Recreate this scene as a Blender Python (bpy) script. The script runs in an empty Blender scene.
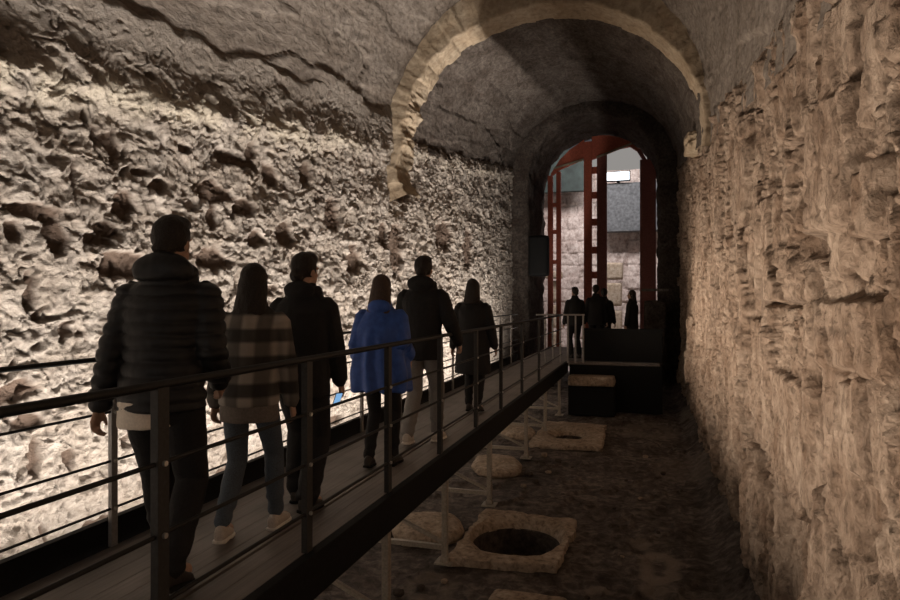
import bpy, bmesh, math, random
import numpy as np
from mathutils import Vector, Matrix

random.seed(7)
C = bpy.context.scene.collection
TH = math.radians(17.0)
CT, ST = math.cos(TH), math.sin(TH)
F = 650.0
EYE = 2.53            # camera height above the dark floor
DECK = 1.13           # top of the walkway boards

# ------------------------------------------------------------------ measuring helpers
def on_wall(px, py, X):
    """point where the sight line of a photo position meets the wall plane X"""
    r = (px-450)/F
    z = X/(CT*r-ST)
    return z*(ST*r+CT), EYE+(300-py)*z/F

def zs(y):            # springing line of the vaults climbs along the corridor
    return 3.67+0.14*y

# ------------------------------------------------------------------ noise
_rng = np.random.RandomState(11)
PERM = np.tile(_rng.permutation(256), 3)
G3 = _rng.normal(size=(256, 3)); G3 /= np.linalg.norm(G3, axis=1)[:, None]
CELL = _rng.rand(256, 4)

def perlin(p):
    p = np.asarray(p, float)
    i = np.floor(p).astype(int); f = p-i; i &= 255
    u = f*f*f*(f*(f*6-15)+10)
    out = np.zeros(len(p))
    for a in (0, 1):
        for b in (0, 1):
            for c in (0, 1):
                h = PERM[PERM[PERM[i[:, 0]+a]+i[:, 1]+b]+i[:, 2]+c]
                d = f-np.array([a, b, c])
                w = (u[:, 0] if a else 1-u[:, 0])*(u[:, 1] if b else 1-u[:, 1])*(u[:, 2] if c else 1-u[:, 2])
                out += w*(G3[h]*d).sum(1)
    return out*1.5

def fbm(p, sc, octs=4, gain=0.5, off=0.0):
    p = np.asarray(p)*sc+off
    a, s, t = 1.0, 0, 0
    for k in range(octs):
        s = s+a*perlin(p); t += a; a *= gain; p = p*2.03+17.3
    return s/t

def ridged(p, sc, octs=4, gain=0.5, off=0.0):
    p = np.asarray(p)*sc+off
    a, s, t = 1.0, 0, 0
    for k in range(octs):
        s = s+a*(1-2*np.abs(perlin(p))); t += a; a *= gain; p = p*2.07+9.1
    return s/t

def worley(u, v):
    """cell noise in 2D: (distance to edge, cell random, cell random 2, local du, dv)"""
    iu, iv = np.floor(u).astype(int), np.floor(v).astype(int)
    d1 = np.full(len(u), 9.0); d2 = np.full(len(u), 9.0)
    r1 = np.zeros(len(u)); r2 = np.zeros(len(u)); lu = np.zeros(len(u)); lv = np.zeros(len(u))
    for a in (-1, 0, 1):
        for b in (-1, 0, 1):
            h = PERM[PERM[(iu+a) & 255]+((iv+b) & 255)]
            du = iu+a+CELL[h, 0]-u; dv = iv+b+CELL[h, 1]-v
            d = np.sqrt(du*du+dv*dv)
            m = d < d1
            d2 = np.where(m, d1, np.minimum(d2, d))
            r1 = np.where(m, CELL[h, 2], r1); r2 = np.where(m, CELL[h, 3], r2)
            lu = np.where(m, du, lu); lv = np.where(m, dv, lv)
            d1 = np.where(m, d, d1)
    return d2-d1, r1, r2, lu, lv

def sstep(a, b, x):
    t = np.clip((x-a)/(b-a), 0, 1)
    return t*t*(3-2*t)

def terrace(x, step, soft=.16):
    t = x/step; f = t-np.floor(t)
    return (np.floor(t)+sstep(.5-soft, .5+soft, f))*step

# ------------------------------------------------------------------ materials
def newmat(name):
    m = bpy.data.materials.new(name); m.use_nodes = True
    nt = m.node_tree
    return m, nt, nt.nodes['Principled BSDF']

def plain(name, col, rough=0.7, metal=0.0, bump=0.0, bscale=60, var=0.15, spec=0.3):
    m, nt, b = newmat(name)
    tc = nt.nodes.new('ShaderNodeTexCoord')
    n = nt.nodes.new('ShaderNodeTexNoise'); n.inputs['Scale'].default_value = bscale
    n.inputs['Detail'].default_value = 4
    nt.links.new(tc.outputs['Object'], n.inputs['Vector'])
    r = nt.nodes.new('ShaderNodeValToRGB')
    r.color_ramp.elements[0].position = 0.3; r.color_ramp.elements[1].position = 0.7
    r.color_ramp.elements[0].color = [c*(1-var) for c in col]+[1]
    r.color_ramp.elements[1].color = [c*(1+var) for c in col]+[1]
    nt.links.new(n.outputs['Fac'], r.inputs['Fac'])
    nt.links.new(r.outputs['Color'], b.inputs['Base Color'])
    b.inputs['Roughness'].default_value = rough; b.inputs['Metallic'].default_value = metal
    b.inputs['Specular IOR Level'].default_value = spec
    if bump:
        bp = nt.nodes.new('ShaderNodeBump'); bp.inputs['Strength'].default_value = bump
        bp.inputs['Distance'].default_value = 0.01
        nt.links.new(n.outputs['Fac'], bp.inputs['Height']); nt.links.new(bp.outputs['Normal'], b.inputs['Normal'])
    return m

def rock(name, cols, stretch=(1, 1, 1), scale=1.0, bumpd=0.03, rough=0.95, stain=0.5, attrs=None):
    """layered stone: colour from broad stains and fine grain, relief from two bumps"""
    m, nt, b = newmat(name)
    L = nt.links
    tc = nt.nodes.new('ShaderNodeTexCoord')
    mp = nt.nodes.new('ShaderNodeMapping'); mp.inputs['Scale'].default_value = stretch
    L.new(tc.outputs['Object'], mp.inputs['Vector'])
    def noise(sc, det, rg=0.6, dist=0.0, typ='FBM'):
        n = nt.nodes.new('ShaderNodeTexNoise'); n.noise_type = typ
        n.inputs['Scale'].default_value = sc*scale; n.inputs['Detail'].default_value = det
        n.inputs['Roughness'].default_value = rg; n.inputs['Distortion'].default_value = dist
        L.new(mp.outputs['Vector'], n.inputs['Vector']); return n
    big = noise(1.1, 5, 0.6, 0.6); mid = noise(7, 7, 0.65, 0.4); fine = noise(38, 6, 0.7)
    r = nt.nodes.new('ShaderNodeValToRGB'); e = r.color_ramp.elements
    e[0].position = 0.30; e[0].color = (*cols[0], 1); e[1].position = 0.66; e[1].color = (*cols[2], 1)
    k = e.new(0.47); k.color = (*cols[1], 1)
    L.new(mid.outputs['Fac'], r.inputs['Fac'])
    r2 = nt.nodes.new('ShaderNodeValToRGB'); e = r2.color_ramp.elements
    e[0].position = 0.36; e[0].color = (*cols[3], 1); e[1].position = 0.62; e[1].color = (1, 1, 1, 1)
    L.new(big.outputs['Fac'], r2.inputs['Fac'])
    mx = nt.nodes.new('ShaderNodeMix'); mx.data_type = 'RGBA'; mx.blend_type = 'MULTIPLY'
    mx.inputs['Factor'].default_value = stain
    L.new(r.outputs['Color'], mx.inputs['A']); L.new(r2.outputs['Color'], mx.inputs['B'])
    out = mx.outputs['Result']
    for an, ac in (attrs or {}).items():
        at = nt.nodes.new('ShaderNodeAttribute'); at.attribute_name = an
        mk = nt.nodes.new('ShaderNodeMix'); mk.data_type = 'RGBA'; mk.inputs['B'].default_value = (*ac, 1)
        L.new(at.outputs['Fac'], mk.inputs['Factor']); L.new(out, mk.inputs['A']); out = mk.outputs['Result']
    L.new(out, b.inputs['Base Color'])
    b.inputs['Roughness'].default_value = rough; b.inputs['Specular IOR Level'].default_value = 0.15
    ad = nt.nodes.new('ShaderNodeMath'); ad.operation = 'MULTIPLY_ADD'; ad.inputs[1].default_value = 0.35
    L.new(fine.outputs['Fac'], ad.inputs[0]); L.new(mid.outputs['Fac'], ad.inputs[2])
    bp = nt.nodes.new('ShaderNodeBump'); bp.inputs['Distance'].default_value = bumpd; bp.inputs['Strength'].default_value = 1
    L.new(ad.outputs['Value'], bp.inputs['Height']); L.new(bp.outputs['Normal'], b.inputs['Normal'])
    return m

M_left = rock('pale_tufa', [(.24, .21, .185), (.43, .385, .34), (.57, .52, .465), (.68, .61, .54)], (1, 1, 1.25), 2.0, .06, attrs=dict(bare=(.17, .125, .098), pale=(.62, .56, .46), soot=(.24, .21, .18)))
M_right = rock('warm_tufa', [(.16, .122, .093), (.40, .31, .24), (.55, .44, .35), (.50, .43, .38)], (1, 1.5, .7), 2.2, .05, stain=.85, attrs=dict(bare=(.13, .10, .08)))
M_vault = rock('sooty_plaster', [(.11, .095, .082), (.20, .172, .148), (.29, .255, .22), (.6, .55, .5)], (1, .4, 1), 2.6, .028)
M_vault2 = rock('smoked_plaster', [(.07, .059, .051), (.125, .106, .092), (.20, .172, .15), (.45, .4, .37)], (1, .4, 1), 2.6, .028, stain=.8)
M_ring = rock('ring_stone', [(.28, .225, .165), (.42, .345, .255), (.52, .44, .33), (.8, .7, .6)], (1, 1, 1), 1.5, .03)
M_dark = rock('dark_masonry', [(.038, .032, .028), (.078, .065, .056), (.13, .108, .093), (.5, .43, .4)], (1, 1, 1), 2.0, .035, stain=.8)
M_floor = rock('damp_earth', [(.045, .038, .034), (.11, .092, .082), (.25, .21, .18), (.36, .33, .32)], (1, 1, 1), 1.3, .06, .75, .85, dict(dust=(.24, .20, .165)))
M_slab = rock('travertine', [(.17, .135, .105), (.38, .305, .235), (.55, .455, .36), (.6, .54, .48)], (1, 1, 1), 2.6, .035, stain=.7)
M_pill = rock('pale_pillar_stone', [(.30, .24, .18), (.48, .40, .31), (.6, .52, .42), (.7, .6, .5)], (1, 1, 1), 1.5, .03)
M_far = rock('quarry_blocks', [(.34, .27, .24), (.55, .47, .43), (.72, .65, .60), (.5, .42, .4)], (1, 1, .7), 1.3, .04)
M_boards = plain('worn_deck_boards', (.060, .050, .044), .55, 0, .3, 90, .35)
M_black = plain('black_painted_steel', (.010, .010, .010), .7, 0, .1, 40, .2, spec=.12)
M_rail = plain('black_rail_steel', (.014, .014, .014), .5, 0, .05, 60, .2)
M_post = plain('dark_steel', (.036, .035, .034), .55, 0, .05, 60, .2)
M_galv = plain('galvanised_steel', (.34, .30, .25), .55, .35, .1, 50, .2)
M_greypost = plain('grey_steel', (.30, .29, .28), .5, .3, .05, 50, .15)
M_bolt = plain('bolt_steel', (.7, .68, .64), .3, .8, 0, 60, .1)
M_red = plain('red_oxide_paint', (.50, .13, .08), .55, 0, .1, 25, .2)
M_redd = plain('dark_red_paint', (.30, .11, .095), .6, 0, .1, 25, .2)
M_roof = plain('blue_grey_sheet', (.12, .14, .17), .5, .2, .1, 20, .2)

# deck boards: streaks along the boards
def boards_mat():
    m, nt, b = newmat('deck_board_wood'); L = nt.links
    tc = nt.nodes.new('ShaderNodeTexCoord'); mp = nt.nodes.new('ShaderNodeMapping')
    mp.inputs['Scale'].default_value = (60, 1.2, 8); L.new(tc.outputs['Object'], mp.inputs['Vector'])
    n = nt.nodes.new('ShaderNodeTexNoise'); n.inputs['Scale'].default_value = 1; n.inputs['Detail'].default_value = 6
    L.new(mp.outputs['Vector'], n.inputs['Vector'])
    n2 = nt.nodes.new('ShaderNodeTexNoise'); n2.inputs['Scale'].default_value = 2.5; n2.inputs['Detail'].default_value = 5
    L.new(tc.outputs['Object'], n2.inputs['Vector'])
    r = nt.nodes.new('ShaderNodeValToRGB'); e = r.color_ramp.elements
    e[0].position = .3; e[0].color = (.10, .087, .079, 1); e[1].position = .7; e[1].color = (.24, .21, .19, 1)
    mx = nt.nodes.new('ShaderNodeMath'); mx.operation = 'MULTIPLY_ADD'; mx.inputs[1].default_value = .5
    ml = nt.nodes.new('ShaderNodeMath'); ml.operation = 'MULTIPLY'; ml.inputs[1].default_value = .5
    L.new(n2.outputs['Fac'], ml.inputs[0]); L.new(n.outputs['Fac'], mx.inputs[0]); L.new(ml.outputs[0], mx.inputs[2])
    L.new(mx.outputs[0], r.inputs['Fac']); L.new(r.outputs['Color'], b.inputs['Base Color'])
    b.inputs['Roughness'].default_value = .6
    bp = nt.nodes.new('ShaderNodeBump'); bp.inputs['Distance'].default_value = .004; bp.inputs['Strength'].default_value = .7
    L.new(n.outputs['Fac'], bp.inputs['Height']); L.new(bp.outputs['Normal'], b.inputs['Normal'])
    return m
M_deck = boards_mat()

def glow(name, col, st):
    m, nt, b = newmat(name)
    b.inputs['Base Color'].default_value = (.02, .02, .02, 1)
    b.inputs['Emission Color'].default_value = (*col, 1); b.inputs['Emission Strength'].default_value = st
    return m

# ------------------------------------------------------------------ mesh helpers
def link(name, me, mat, parent=None, smooth=True):
    o = bpy.data.objects.new(name, me); C.objects.link(o)
    if mat: me.materials.append(mat)
    if parent: o.parent = parent
    if smooth and len(me.polygons):
        me.polygons.foreach_set('use_smooth', [True]*len(me.polygons))
    return o

def grid(name, P, mat, parent=None, flip=False, keep=None, attrs=None):
    nu, nv = P.shape[:2]
    idx = np.arange(nu*nv).reshape(nu, nv)
    q = np.stack([idx[:-1, :-1], idx[1:, :-1], idx[1:, 1:], idx[:-1, 1:]], -1).reshape(-1, 4)
    if flip: q = q[:, ::-1]
    if keep is not None: q = q[keep.reshape(-1)]
    me = bpy.data.meshes.new(name)
    me.vertices.add(nu*nv); me.vertices.foreach_set('co', P.reshape(-1).astype(np.float32))
    n = len(q)
    me.loops.add(n*4); me.loops.foreach_set('vertex_index', q.reshape(-1).astype(np.int32))
    me.polygons.add(n); me.polygons.foreach_set('loop_start', np.arange(0, n*4, 4, dtype=np.int32))
    me.update(calc_edges=True); me.validate()
    for an, av in (attrs or {}).items():
        at = me.attributes.new(an, 'FLOAT', 'POINT'); at.data.foreach_set('value', np.ascontiguousarray(av, dtype=np.float32).reshape(-1))
    return link(name, me, mat, parent)

def structure(o):
    o['kind'] = 'structure'; return o

def empty(name, loc, label, cat, group=None, rz=0):
    o = bpy.data.objects.new(name, None); C.objects.link(o)
    o.empty_display_size = .1
    o.location = loc; o.rotation_euler = (0, 0, rz)
    o['label'] = label; o['category'] = cat
    if group: o['group'] = group
    return o

def tag(o, label, cat, group=None):
    o['label'] = label; o['category'] = cat
    if group: o['group'] = group
    return o

class MB:
    def __init__(s): s.bm = bmesh.new()
    def box(s, c, d, rot=None, bev=0.0):
        r = bmesh.ops.create_cube(s.bm, size=1.0)
        vs = r['verts']
        for v in vs:
            p = Vector((v.co.x*d[0], v.co.y*d[1], v.co.z*d[2]))
            if rot is not None: p = rot @ p
            v.co = p+Vector(c)
        if bev:
            es = list({e for v in vs for e in v.link_edges})
            bmesh.ops.bevel(s.bm, geom=es, offset=bev, segments=2, affect='EDGES', profile=.6)
        return s
    def bar(s, a, b, w, h, up=(0, 0, 1), bev=0.0):
        a, b = Vector(a), Vector(b); d = b-a; y = d.normalized()
        x = y.cross(Vector(up)).normalized(); z = x.cross(y)
        R = Matrix((x, y, z)).transposed()
        return s.box((a+b)/2, (w, d.length, h), R, bev)
    def tube(s, pts, r, n=10):
        pts = [Vector(p) for p in pts]; rings = []
        for i, p in enumerate(pts):
            t = (pts[min(i+1, len(pts)-1)]-pts[max(i-1, 0)]).normalized()
            x = t.cross(Vector((0, 0, 1)) if abs(t.z) < .9 else Vector((0, 1, 0))).normalized(); z = x.cross(t)
            rr = r[i] if isinstance(r, (list, tuple)) else r
            rings.append([s.bm.verts.new(p+rr*(math.cos(k*2*math.pi/n)*x+math.sin(k*2*math.pi/n)*z)) for k in range(n)])
        for A, B in zip(rings[:-1], rings[1:]):
            for k in range(n): s.bm.faces.new((A[k], A[(k+1) % n], B[(k+1) % n], B[k]))
        s.bm.faces.new(rings[0][::-1]); s.bm.faces.new(rings[-1])
        return s
    def prism(s, poly, y0, y1):
        """polygon in x,z extruded along y"""
        A = [s.bm.verts.new((x, y0, z)) for x, z in poly]; B = [s.bm.verts.new((x, y1, z)) for x, z in poly]
        n = len(poly)
        s.bm.faces.new(A); s.bm.faces.new(B[::-1])
        for k in range(n): s.bm.faces.new((A[k], B[k], B[(k+1) % n], A[(k+1) % n]))
        return s
    def build(s, name, mat, parent=None, smooth=False):
        bmesh.ops.recalc_face_normals(s.bm, faces=s.bm.faces)
        me = bpy.data.meshes.new(name); s.bm.to_mesh(me); s.bm.free()
        return link(name, me, mat, parent, smooth)

# ------------------------------------------------------------------ rock walls
XL, XR = -4.20, 0.90
CX = -1.65
YR = 10.2
Y0, Y1 = -5.0, 21.0

def ysamples(n_near, n):
    a = np.linspace(Y0, 1.5, n_near, endpoint=False)
    t = np.linspace(0, 1, n); k = 2.0
    b = (1.5+k)*((Y1+k)/(1.5+k))**t-k
    return np.concatenate([a, b])

ys = ysamples(110, 900)
nz = 470
def wall_grid(top):
    Y = np.repeat(ys[:, None], nz, 1)
    T = np.repeat(np.linspace(0, 1, nz)[None, :], len(ys), 0)
    Z = -0.3+T*(zs(Y)+top+0.3)
    return Y, Z

# (photo x, photo y, half width px, half height px, depth m, tilt)
LEFT_PITS = [(30, 214, 34, 10, .16), (50, 236, 13, 24, .15), (88, 240, 18, 7, .10), (26, 290, 7, 24, .14), (34, 316, 5, 12, .08),
             (122, 266, 34, 13, .13), (208, 260, 20, 12, .13), (234, 161, 24, 8, .16), (120, 205, 14, 15, .15), (152, 186, 10, 9, .1),
             (212, 192, 20, 10, .13), (240, 208, 10, 8, .1), (102, 230, 16, 9, .11), (15, 392, 22, 12, .12), (30, 455, 8, 16, .1),
             (26, 423, 14, 8, .09), (67, 460, 5, 14, .08), (280, 235, 9, 14, .11), (300, 175, 6, 16, .08), (330, 215, 8, 18, .09),
             (352, 260, 8, 15, .1), (441, 235, 9, 17, .13), (36, 545, 6, 22, .08), (95, 522, 15, 4, .07), (180, 150, 8, 6, .09),
             (210, 215, 6, 14, .09), (65, 180, 4, 20, .07), (400, 185, 7, 22, .12), (392, 250, 7, 30, .09), (268, 175, 8, 12, .07),
             (330, 420, 10, 5, .06), (225, 470, 14, 6, .07), (380, 235, 5, 14, .07), (465, 250, 4, 22, .06), (138, 172, 8, 5, .08),
             (8, 232, 12, 12, .12), (250, 240, 12, 8, .09), (160, 225, 10, 7, .1)]
RIGHT_PITS = [(814, 545, 11, 42, .22), (829, 246, 12, 16, .13), (836, 200, 6, 26, .10), (881, 195, 5, 32, .10), (742, 235, 6, 40, .05),
              (724, 225, 4, 24, .06), (795, 160, 20, 4, .08), (800, 180, 26, 3, .06), (806, 285, 20, 3, .07), (806, 300, 17, 4, .08),
              (800, 318, 22, 3, .05), (770, 300, 8, 30, .07), (745, 320, 5, 22, .07), (850, 120, 6, 20, .1), (760, 440, 8, 26, .06),
              (790, 500, 12, 12, .06), (842, 480, 4, 60, .09), (872, 420, 5, 50, .07), (715, 430, 4, 30, .06), (720, 300, 3, 40, .05),
              (690, 345, 3, 24, .08), (850, 330, 18, 4, .05), (820, 205, 16, 4, .05), (835, 415, 26, 4, .05), (826, 455, 22, 4, .05)]

# (left, top, right, bottom in the photo, offset m, flatness)
RIGHT_BLOCKS = [(832, 100, 878, 231, .13, .75), (882, 165, 905, 236, .12, .75), (878, 60, 882, 228, -.10, .9), (833, 232, 849, 259, -.13, .8),
                (818, 186, 832, 256, -.03, .6), (790, 170, 831, 181, .08, .6), (794, 143, 831, 151, -.07, .8), (848, 0, 872, 98, .10, .7), (875, 0, 905, 60, .06, .7),
                (782, 283, 823, 302, .06, .7), (776, 302, 826, 306, -.07, .9), (780, 380, 829, 512, .07, .65), (832, 380, 840, 600, -.09, .8), (842, 300, 905, 372, .09, .6),
                (842, 376, 905, 480, .05, .6), (760, 200, 782, 300, .05, .5), (736, 150, 752, 290, .06, .5), (716, 140, 724, 330, .05, .5), (700, 160, 709, 340, .05, .5),
                (756, 320, 776, 440, .05, .5), (730, 330, 744, 440, .05, .5), (780, 60, 826, 120, .05, .6), (806, 518, 830, 600, -.16, .8)]

def pits(d, Y, Z, lst, X, wob, bare=None):
    for (px, py, hw, hh, dep) in lst:
        y, z = on_wall(px, py, X)
        yl, _ = on_wall(px-hw, py, X); yr, _ = on_wall(px+hw, py, X); _, zt = on_wall(px, py-hh, X)
        a = abs(yr-yl)/2; b = abs(zt-z)
        q = np.sqrt(((Y-y)/a)**2+((Z-z)/b)**2)+wob
        w_ = 1-sstep(.80, 1.06, q)
        d -= dep*w_*(.27 if bare is not None else 1)
        if bare is not None: np.maximum(bare, w_, out=bare)
    return d

# left wall: pale limy crust over brown tufa, running up into the foot of the vault
VA, VB = 2.54, 2.72
Y, Z = wall_grid(1.15)
p = np.stack([Y.ravel()*0, Y.ravel(), Z.ravel()], 1)
y_, z_ = p[:, 1], p[:, 2]
q = p+np.stack([0*y_, fbm(p, 2.2, 3, off=3.3)*.18, fbm(p, 2.2, 3, off=8.1)*.18], 1)
q2 = q+np.stack([0*y_, fbm(p, 6, 2, off=13.3)*.05, fbm(p, 6, 2, off=18.1)*.05], 1)
wob = fbm(p, 6, 4, .6, off=40)*.75
far_m = sstep(6.0, 9.5, y_)                       # towards the arch the stone turns streaky and upright
bare = np.zeros(len(y_))
d = .08*fbm(q, .8, 3)+.02*ridged(q, 1.5, 4, .55, 5)
mac = pits(np.zeros(len(y_)), y_, z_, LEFT_PITS, XL, wob, bare)
nat = sstep(.24, .30, fbm(q, 1.7, 4, .6, 123))*(1-far_m)*.9          # more places where the crust has fallen off
bare = np.maximum(bare, nat); mac -= .035*nat
fine = .010*fbm(q2, 5.0, 4, .6, 2)+terrace(.07*fbm(q2, 2.0, 5, .55, 2), .018, .1)+terrace(.04*fbm(q2*np.array([1, .8, 1.4]), 6.5, 4, .55, 22), .010, .12)+(1-.5*far_m)*(.015*ridged(q2*np.array([1, .75, 1.6]), 5.5, 4, .6, 71)+.014*ridged(q2*np.array([1, .8, 1.4]), 13, 3, .6, 91))+.010*fbm(p, 30, 3, .6, 6)
streak = ridged(q2*np.array([1, 3.6, .7]), 1.7, 4, .6, 31)
fine += (.022+.055*far_m)*streak
e, r1, r2, lu, lv = worley(q[:, 1]*2.3+.6*fbm(p, 1.5, 2), q[:, 2]*2.9)
d += .03*(r1-.5)+.02*lv*(r2-.35)-.02*(1-sstep(0, .05, e))*(r2 > .7)
crack = np.abs(fbm(q2, 1.6, 4, .6, 201)); d -= .05*(1-sstep(0, .022, crack))
fine += .022*ridged(p*np.array([1, .5, 5.0]), 1.6, 3, .5, 77)
d = d+mac+fine*(1-.72*bare)
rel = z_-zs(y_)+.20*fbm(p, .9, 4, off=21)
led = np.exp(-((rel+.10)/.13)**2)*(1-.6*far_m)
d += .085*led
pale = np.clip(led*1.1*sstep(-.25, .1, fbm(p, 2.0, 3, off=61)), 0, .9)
ext = np.where(y_ < YR-.1, .55+.45*fbm(p, .8, 3, off=31), .12)
u = np.clip(z_-zs(y_), 0, 3)
va = np.where(y_ < YR, VA, 2.46); vb = np.where(y_ < YR, VB, 2.10)
curve = (CX-va*np.sqrt(np.clip(1-(u/vb)**2, 0, 1)))-(CX-va)
top = sstep(ext+.35, ext, u)
d = d*(.25+.75*sstep(.5, -.1, rel))+np.where(u > 0, curve, 0)+.055*sstep(-.2, .1, rel)
d = d-(1-top)*.35
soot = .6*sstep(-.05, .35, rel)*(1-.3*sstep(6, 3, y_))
d += .50*np.exp(-((y_-on_wall(22, 590, XL+.3)[0])/.30)**2-((z_-on_wall(22, 590, XL+.3)[1]+.1)/.30)**2)   # boulder at the foot
P = np.stack([XL+d, y_+.04*fbm(p, 6, 3, off=50), z_+.05*fbm(p, 5, 3, off=60)], 1).reshape(len(ys), nz, 3)
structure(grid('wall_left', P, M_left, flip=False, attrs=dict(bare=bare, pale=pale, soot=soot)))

# right wall: warm stone split in upright ribs and blocks
Y, Z = wall_grid(.6)
p = np.stack([Y.ravel()*0+9, Y.ravel(), Z.ravel()], 1)
y_, z_ = p[:, 1], p[:, 2]
q = p+np.stack([0*y_, fbm(p, 1.6, 3, off=3.3)*.16, fbm(p, 1.6, 3, off=8.1)*.22], 1)
wob = fbm(p, 6, 3, off=40)*.45
d = .07*fbm(q*np.array([1, 1.5, .45]), 1.0, 3)
e, r1, r2, lu, lv = worley(q[:, 1]*2.6, q[:, 2]*.95)
crack = np.abs(fbm(q*np.array([1, 1.3, .6]), 1.4, 4, .6, 201)); d -= .06*(1-sstep(0, .02, crack))
d += .12*(r1-.5)+.10*lu*(r2-.5)+.05*lv*(r1-.5)
d -= .09*(1-sstep(0, .05, e))
e2, s1, s2, lu2, lv2 = worley(q[:, 1]*7.5+5, q[:, 2]*2.4+3)
block = sstep(.50, .62, fbm(p*np.array([1, 1, .8]), .7, 2, off=15)*.5+.5+.25*sstep(3.4, 2.4, y_)*sstep(2.6, 3.0, z_))   # smooth faces
d += (1-.8*block)*(.045*(s1-.5)+.06*lu2*(s2-.5)-.045*(1-sstep(0, .07, e2)))
d += terrace(.24*fbm(q*np.array([1, 2.2, .42]), 1.1, 5, .55, 12), .042, .07)+terrace(.045*fbm(q*np.array([1, 1.9, .5]), 4.5, 4, .55, 22), .014)*(1-.6*block)
rib = ridged(q*np.array([1, 4.2, .55]), 1.3, 4, .55, 31)
d += (1-.75*block)*.028*rib
e3, t1, t2, lu3, lv3 = worley(q[:, 1]*3.2+8, q[:, 2]*5.5+3)
hor = sstep(.5, .62, fbm(p, .55, 2, off=90)*.5+.5)
d += hor*(.05*(t1-.5)-.03*(1-sstep(0, .1, e3)))
d += (1-.5*block)*(.016*fbm(q*np.array([1, 1.2, .8]), 6, 4, .65, 6)+.012*ridged(q*np.array([1, 1.3, .7]), 8, 3, .6, 66))+.008*fbm(p, 36, 2)
d = pits(-d, y_, z_, [], XR, 0)*-1
bare = np.zeros(len(y_))
d = d-.55*(-pits(np.zeros(len(y_)), y_, z_, RIGHT_PITS, XR, wob, bare))
for (x0, t0, x1, t1, dep, flat) in RIGHT_BLOCKS:
    ya, _ = on_wall(x1, 300, XR); yb, _ = on_wall(x0, 300, XR); ym = (ya+yb)/2
    sc_ = (ym*CT-XR*ST)/F
    zt, zb = EYE+(300-t0)*sc_, EYE+(300-t1)*sc_
    w1 = .025*wob/.45
    m_ = sstep(ya-.02, ya+.02, y_+w1)*sstep(yb+.02, yb-.02, y_+w1)*sstep(zb-.02, zb+.02, z_+w1)*sstep(zt+.02, zt-.02, z_+w1)
    d = d*(1-m_*flat)+m_*dep
rel = z_-zs(y_)+.15*fbm(p, 1.2, 3, off=21)
d = np.where(rel > 0, np.minimum(d, .05)-.5*np.clip(rel, 0, .4), d)
d -= .10*sstep(.35, -.1, z_)
P = np.stack([XR-d, y_+.03*fbm(p, 6, 3, off=50), z_+.03*fbm(p, 5, 3, off=60)], 1).reshape(len(ys), nz, 3)
structure(grid('wall_right', P, M_right, flip=True, attrs=dict(bare=bare*.25)))

# vaults
def vault(name, ya, yb, a, b, ny, nt, seed, drop=0.0, mat=M_vault, rough=1.0):
    yy = np.linspace(ya, yb, ny); th = np.linspace(-.10, math.pi, nt)
    Yg = np.repeat(yy[:, None], nt, 1); Tg = np.repeat(th[None, :], ny, 0)
    bx, bz = CX+a*np.cos(Tg), zs(Yg)+drop+b*np.sin(Tg)
    pp = np.stack([bx.ravel(), Yg.ravel(), bz.ravel()], 1)
    arc = Tg.ravel()*2.1
    u = np.stack([arc, Yg.ravel(), 0*arc+seed], 1)
    dd = .05*fbm(u, .9, 3, off=seed)+.03*ridged(u*np.array([2.2, .35, 1]), 1.5, 4, .55, seed+4)+.014*fbm(u, 7, 4, .6)
    e, r1, r2, l1, l2 = worley(u[:, 0]*3.2+.2*fbm(u, 2, 2), u[:, 1]*.35)
    dd += .045*(r1-.5)-.012*(1-sstep(0, .06, e))
    patch = sstep(.56, .66, fbm(u, .6, 2, off=seed+9)*.5+.5)
    e, r1, r2, l1, l2 = worley(u[:, 0]*7, u[:, 1]*5)
    dd += patch*(.03*(r1-.5)-.02*(1-sstep(0, .1, e)))
    dd *= rough
    n = np.stack([np.cos(Tg.ravel()), 0*arc, np.sin(Tg.ravel())], 1)
    return structure(grid(name, (pp-n*dd[:, None]).reshape(ny, nt, 3), mat, flip=False))
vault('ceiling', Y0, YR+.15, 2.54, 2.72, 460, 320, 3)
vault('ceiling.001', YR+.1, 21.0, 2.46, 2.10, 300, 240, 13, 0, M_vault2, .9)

# broken stone arch where the wider vault ends
nt, nk = 420, 46
th = np.linspace(-.12, math.pi+.34, nt)
k = np.linspace(0, 1, nk)
Tg = np.repeat(th[:, None], nk, 1); Kg = np.repeat(k[None, :], nt, 0)
u = np.stack([Tg.ravel()*2.4, Kg.ravel()*.5, 0*Tg.ravel()+4], 1)
vo = np.floor(Tg.ravel()*2.4/.28+.3*fbm(u, 1, 2))
jit = (PERM[(vo.astype(int) & 255)]/255.-.5)
rough_l = sstep(2.2, 2.9, Tg.ravel())
kk = Kg.ravel()
# profile: underside (k<.4), then the face outwards
inr = 1.0-.0*kk
rad = np.where(kk < .4, 0, (kk-.4)/.6*.58)
yd = np.where(kk < .4, (1-kk/.4)*.55, 0)
disp = .04*fbm(u, 3, 4, .6)+.02*jit+rough_l*(.16*ridged(u, 1.3, 4, .6, 3)+.05*(jit))
aa = 2.43-.25*rough_l*sstep(3.35, 2.95, Tg.ravel())*.35
rx = aa+rad-disp*(kk < .7); rz = 2.07+rad-disp*(kk < .7)
Xr = CX+rx*np.cos(Tg.ravel()); Zr = zs(YR)+rz*np.sin(Tg.ravel())
Yr = YR+yd-.10*rough_l+.05*fbm(u, 4, 3, .6, 8)+.05*jit-.02*(kk > .4)
Zr = np.where(np.sin(Tg.ravel()) < 0, Zr-.5*np.abs(np.sin(Tg.ravel())), Zr)
structure(grid('trim_1', np.stack([Xr, Yr, Zr], 1).reshape(nt, nk, 3), M_ring, flip=True))

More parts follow.
